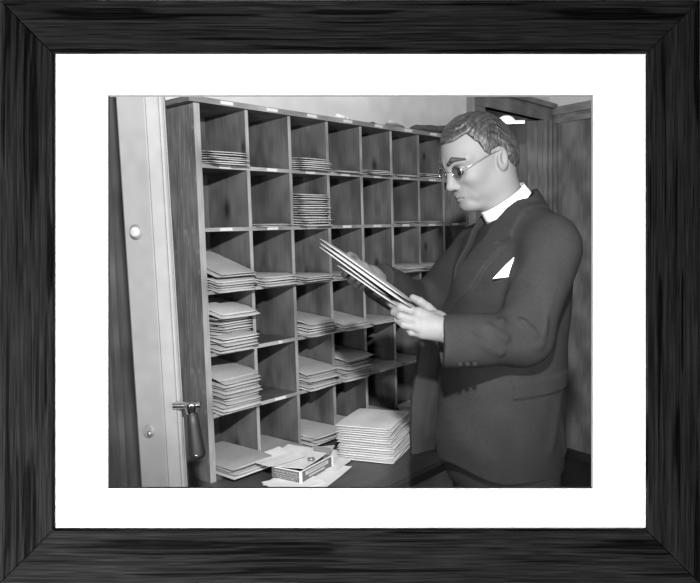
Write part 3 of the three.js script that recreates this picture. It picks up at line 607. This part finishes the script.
  const ridges = [ // folds: [a, b, width, height]
    [[.003, 1.411, .262], [-.063, 1.319, .272], .010, .006], [[.051, 1.404, .262], [.001, 1.342, .272], .009, .007], [[-.017, 1.341, .266], [.02, 1.297, .272], .008, .006], [[-.086, 1.319, .285], [-.048, 1.294, .285], .009, .006],
    [[.051, 1.506, .235], [.001, 1.429, .25], .010, .006], [[-.124, 1.30, .305], [-.059, 1.261, .285], .010, .005], [[.066, 1.372, .262], [.029, 1.274, .268], .010, .006], [[.03, 1.46, .20], [-.02, 1.37, .19], .012, .006],
    [[-.16, 1.345, -.235], [-.24, 1.375, -.13], .010, .006], [[-.10, 1.38, -.24], [-.19, 1.375, -.20], .010, .007], [[-.14, 1.30, -.20], [-.22, 1.36, -.12], .010, .006],
    [[-.08, 1.42, -.21], [-.15, 1.385, -.20], .010, .006], [[.10, 1.10, .12], [.14, .98, .10], .014, .005], [[.12, 1.15, .10], [.09, 1.0, .16], .014, .004]];
  function jacket(x, y, z) {
    let d = rawT(x, y, z);
    // shoulders
    d = smin(d, cap(x, y, z, [.040, 1.530, .005], [.088, 1.505, .14], .064, .060), .05);
    d = smin(d, cap(x, y, z, [.035, 1.528, -.01], [-.008, 1.492, -.14], .064, .058), .05);
    const [f, l] = tor(x, y, z);
    // open front: cut the shell between the two front edges
    const slit = Math.max(Math.max(l - openL(y), openR(y) - l), -f + .01);
    d = smax(d, -slit, .006);
    // lapel and collar lie proud of the chest
    if (f > -.02 && y > 1.1) { const pl = poly(lapel, l, y); d -= (.013 - .007 * clamp((y - 1.47) / .05, 0, 1)) * clamp(.5 - pl / .004, 0, 1); }
    // pocket flap on his left side
    if (l > .05 && y < 1.25) { const pf = poly(flapP, f - .075, y); d -= .005 * clamp(.5 - pf / .005, 0, 1); }
    // collar at the back of the neck
    const col = smax(cap(x, y, z, [.050, 1.545, 0], [.028, 1.598, .003], .082, .074), -cap(x, y, z, [.05, 1.52, 0], [-.01, 1.66, .004], .0725, .066), .004);
    d = smin(d, smax(col, (y - 1.576) - (x - .02) * .74, .004) + (f > .035 ? (f - .035) * 1.2 : 0), .006);
    // hem
    const hem = .922 + .030 * clamp((f - .08) / .08, 0, 1) ** 2;
    d = smax(d, hem - y, .006);
    // far front panel hanging forward
    { const u = f, w = l + .118 + .010 * Math.sin(u * 28 + y * 6), pan = Math.max(Math.max(Math.abs(w) - .007, Math.abs(u - .118) - (.078 - .02 * clamp((y - 1.1) / .15, 0, 1))), Math.max(y - 1.26, .94 - y)); d = smin(d, pan, .02); }
    // sleeves
    let sl = smin(cap(x, y, z, Sl, El, .071, .060), cap(x, y, z, El, Cl, .061, .060), .03);
    sl = smax(sl, -(x - Cl[0]) * 1, .004);
    d = smin(d, sl, .022);
    let sr = smin(cap(x, y, z, Sr, Er, .074, .062), cap(x, y, z, Er, Wr, .060, .050), .03);
    { const ax = Wr[0] - Er[0], ay = Wr[1] - Er[1], az = Wr[2] - Er[2], L = Math.hypot(ax, ay, az); sr = smax(sr, ((x - Cr[0]) * ax + (y - Cr[1]) * ay + (z - Cr[2]) * az) / L, .004); }
    d = smin(d, sr, .02);
    // hollow cuffs
    d = smax(d, -Math.max(cap(x, y, z, El, [Cl[0] - .05, Cl[1] + .002, Cl[2]], .047, .047), x - Cl[0] - .035), .003);
    if (Math.abs(d) < .03) { for (const [a, b, w, h] of ridges) { const q = cap(x, y, z, a, b, 0, 0); if (q < w * 3) d -= 1.25 * h * Math.exp(-((q / w) ** 2)); } d -= .0022 * Math.sin(x * 31 + y * 17) * Math.sin(y * 23 + z * 29); }
    return d * .9;
  }
  const suit = cloth(.030);
  mesh('jacket', nets(jacket, [-.36, .87, -.36], [.26, 1.70, .36], .0052), suit, man);
  // sleeve buttons
  for (let i = 0; i < 3; i++) { const b = new THREE.CylinderGeometry(.0048, .0052, .003, 16); b.rotateX(Math.PI / 2 - .7); mesh('sleeve_button', at(b, -.152 + i * .016, 1.243, .302), mat(.004, { roughness: .9 }), man); }
  // pocket square: pointed folded handkerchief, in the breast pocket
  {
    const s = new THREE.Shape([[-.034, 0], [.027, .006], [.030, .042], [.020, .050], [-.006, .027]].map(([a, b]) => new THREE.Vector2(a, b)));
    const g = new THREE.ExtrudeGeometry(s, { depth: .004, bevelEnabled: true, bevelSize: .002, bevelThickness: .002, bevelSegments: 2 });
    g.rotateY(.0); mesh('pocket_square', at(g, -.013, 1.415, .150, -.12, -.18), mat(.85), man);
  }
  // trousers
  const trousers = (x, y, z) => { let d = smax(rawT(x, y, z) + .034, y - 1.02, .004); d = smax(d, .86 - y, .05); for (const [h, k, a] of [[HipL, KneeL, AnkL], [HipR, KneeR, AnkR]]) d = smin(d, smin(cap(x, y, z, h, k, .076, .080), cap(x, y, z, k, a, .082, .076), .03), .03); return smax(d, .055 - y, .004) - .002 * Math.sin(y * 26 + x * 20); };
  mesh('trousers', nets(trousers, [-.24, .03, -.26], [.26, 1.05, .27], .009), cloth(.030), man);
  // shoes
  for (const a of [AnkL, AnkR]) {
    const shoe = (x, y, z) => { let d = smin(ell(x, y, z, [a[0] + .01, .045, a[2]], [.055, .055, .042]), ell(x, y, z, [a[0] - .12, .034, a[2] + .045], [.10, .040, .047]), .04); return smax(d, .002 - y, .006); };
    mesh('shoe', nets(shoe, [a[0] - .25, -.01, a[2] - .08], [a[0] + .09, .12, a[2] + .13], .006), mat(.012, { roughness: .25 }), man);
  }

  // envelopes held in his hands
  man.updateMatrixWorld(true);
  const Lx = V(.751, -.538, .385).normalize(); let Wz = V(-.315, .20, .92); Wz.addScaledVector(Lx, -Wz.dot(Lx)).normalize(); const Ny = Wz.clone().cross(Lx).normalize();
  const hb = V(-.345, 1.4335, .175), hp = (off, sl) => hb.clone().addScaledVector(Ny, off).addScaledVector(Lx, sl).toArray();
  const held = [[.250, .105, .006, hp(.0045, -.002), 0, 'long pale envelope held uppermost in the man\'s hands'], [.262, .108, .009, hp(-.0055, .012), .0, 'thick pale envelope held second from the top in the man\'s hands'],
    [.19, .105, .005, hp(-.0125, -.022), -.015, 'pale envelope held third from the top in the man\'s hands'], [.17, .105, .005, hp(-.0205, .030), .02, 'lowest pale envelope held in the man\'s hands']];
  const heldM = mat(.25, { map: paperTex, roughness: .85 });
  for (const [w, d, t, p, tw, lab] of held) {
    const o = mesh('held_envelope', sheet(w, d, t, 0, .001, 31), heldM);
    const m = new THREE.Matrix4().makeBasis(Lx, Ny, Wz); const qm = new THREE.Quaternion().setFromRotationMatrix(m), q2 = new THREE.Quaternion().setFromAxisAngle(Wz, tw);
    const mw = new THREE.Matrix4().compose(V(...p), q2.multiply(qm), V(1, 1, 1)).premultiply(man.matrixWorld); mw.decompose(o.position, o.quaternion, o.scale); tag(o, lab, 'envelope', 'envelopes in the hands');
  }
}

// ------------------------------------------------------------------ black frame with white mat, hanging before the scene
{
  const D = .42, px = D / 700;
  const fr = thing('picture_frame', 'black wood-grain picture frame with mitred corners and white mat', 'picture frame');
  fr.position.copy(CAM).addScaledVector(FWD, D); fr.quaternion.copy(camQ);
  const raise = .0022, k = (D - raise) / D;
  const X = (u) => (u - 350) * px, Y = (v) => (291.5 - v) * px;
  const O = [[-.6, -.6], [700.6, -.6], [700.6, 583.6], [-.6, 583.6]].map(([u, v]) => [X(u) * k, Y(v) * k]);
  const In = [[53, 53], [647, 53], [647, 530], [53, 530]].map(([u, v]) => [X(u) * k, Y(v) * k]);
  const e = .0005, T = .016;
  for (let i = 0; i < 4; i++) {
    const j = (i + 1) % 4, P = [O[i], O[j], In[j], In[i]];
    const c = [P.reduce((a, p) => a + p[0], 0) / 4, P.reduce((a, p) => a + p[1], 0) / 4];
    const inset = (s) => P.map((p, a) => { const q = P[(a + 3) % 4], r = P[(a + 1) % 4]; const d1 = [p[0] - q[0], p[1] - q[1]], d2 = [r[0] - p[0], r[1] - p[1]], l1 = Math.hypot(...d1), l2 = Math.hypot(...d2); let n1 = [d1[1] / l1, -d1[0] / l1], n2 = [d2[1] / l2, -d2[0] / l2]; if (n1[0] * (c[0] - p[0]) + n1[1] * (c[1] - p[1]) < 0) n1 = n1.map(v => -v); if (n2[0] * (c[0] - p[0]) + n2[1] * (c[1] - p[1]) < 0) n2 = n2.map(v => -v); const det = n1[0] * n2[1] - n1[1] * n2[0]; return [p[0] + s * (n2[1] - n1[1]) / det, p[1] + s * (n1[0] - n2[0]) / det]; });
    const A0 = inset(e), A1 = inset(.00006), pos = [], uv = [];
    const horiz = i % 2 === 0, put = (p, z) => { pos.push(p[0], p[1], z); const a = horiz ? p[1] : p[0], b = horiz ? p[0] : p[1]; uv.push(a / .14 + i * .27, b / .30 + i * .31); };
    const quad = (a, za, b, zb, cc, zc, d, zd) => { put(a, za); put(b, zb); put(cc, zc); put(a, za); put(cc, zc); put(d, zd); };
    quad(A0[0], raise, A0[3], raise, A0[2], raise, A0[1], raise);
    for (let a = 0; a < 4; a++) { const b = (a + 1) % 4; quad(A0[a], raise, A0[b], raise, A1[b], raise - e, A1[a], raise - e); quad(A1[a], raise - e, A1[b], raise - e, A1[b], -T, A1[a], -T); }
    quad(A1[0], -T, A1[1], -T, A1[2], -T, A1[3], -T);
    const g = new THREE.BufferGeometry(); g.setAttribute('position', new THREE.Float32BufferAttribute(pos, 3)); g.setAttribute('uv', new THREE.Float32BufferAttribute(uv, 2)); g.computeVertexNormals();
    mesh('rail', g, M.frame, fr);
  }
  // mat board with a bevelled window
  {
    const Om = [[48, 48], [652, 48], [652, 535], [48, 535]].map(([u, v]) => [X(u), Y(v)]), Wf = [[108, 95], [593, 95], [593, 488.5], [108, 488.5]].map(([u, v]) => [X(u), Y(v)]);
    const t = .0014, kb = (D + t) / D, Wb = [[109.8, 96.8], [591.3, 96.8], [591.3, 486.8], [109.8, 486.8]].map(([u, v]) => [X(u) * kb, Y(v) * kb]);
    const mk = (qs) => { const pos = []; for (const [a, b, c, d] of qs) pos.push(...a, ...b, ...c, ...a, ...c, ...d); const g = new THREE.BufferGeometry(); g.setAttribute('position', new THREE.Float32BufferAttribute(pos, 3)); g.setAttribute('uv', new THREE.Float32BufferAttribute(new Float32Array(pos.length / 3 * 2), 2)); g.computeVertexNormals(); return g; };
    const z = (p, q) => [p[0], p[1], q], f = [], bv = [];
    for (let i = 0; i < 4; i++) { const j = (i + 1) % 4; f.push([z(Om[i], 0), z(Wf[i], 0), z(Wf[j], 0), z(Om[j], 0)]); f.push([z(Om[i], -t), z(Om[j], -t), z(Wb[j], -t), z(Wb[i], -t)]); f.push([z(Om[i], 0), z(Om[j], 0), z(Om[j], -t), z(Om[i], -t)]); bv.push([z(Wf[i], 0), z(Wb[i], -t), z(Wb[j], -t), z(Wf[j], 0)]); }
    const m = mesh('mat_board', mk(f), M.mattWhite, fr); m.userData.label = 'white mat board'; mesh('bevel', mk(bv), M.bevel, m);
  }
  // two hanging wires up to the ceiling
  fr.updateMatrixWorld(true);
  for (const u of [90, 610]) { const a = V(X(u), Y(6) * k, -.012), w = fr.localToWorld(a.clone()), top = fr.worldToLocal(V(w.x, 3.0, w.z)); mesh('hanging_wire', new THREE.TubeGeometry(new THREE.LineCurve3(a, top), 2, .0008, 6), M.chrome, fr); }
}

scene.traverse(o => { if (o.isMesh) { o.castShadow = o.receiveShadow = true; } });
renderer.render(scene, camera);
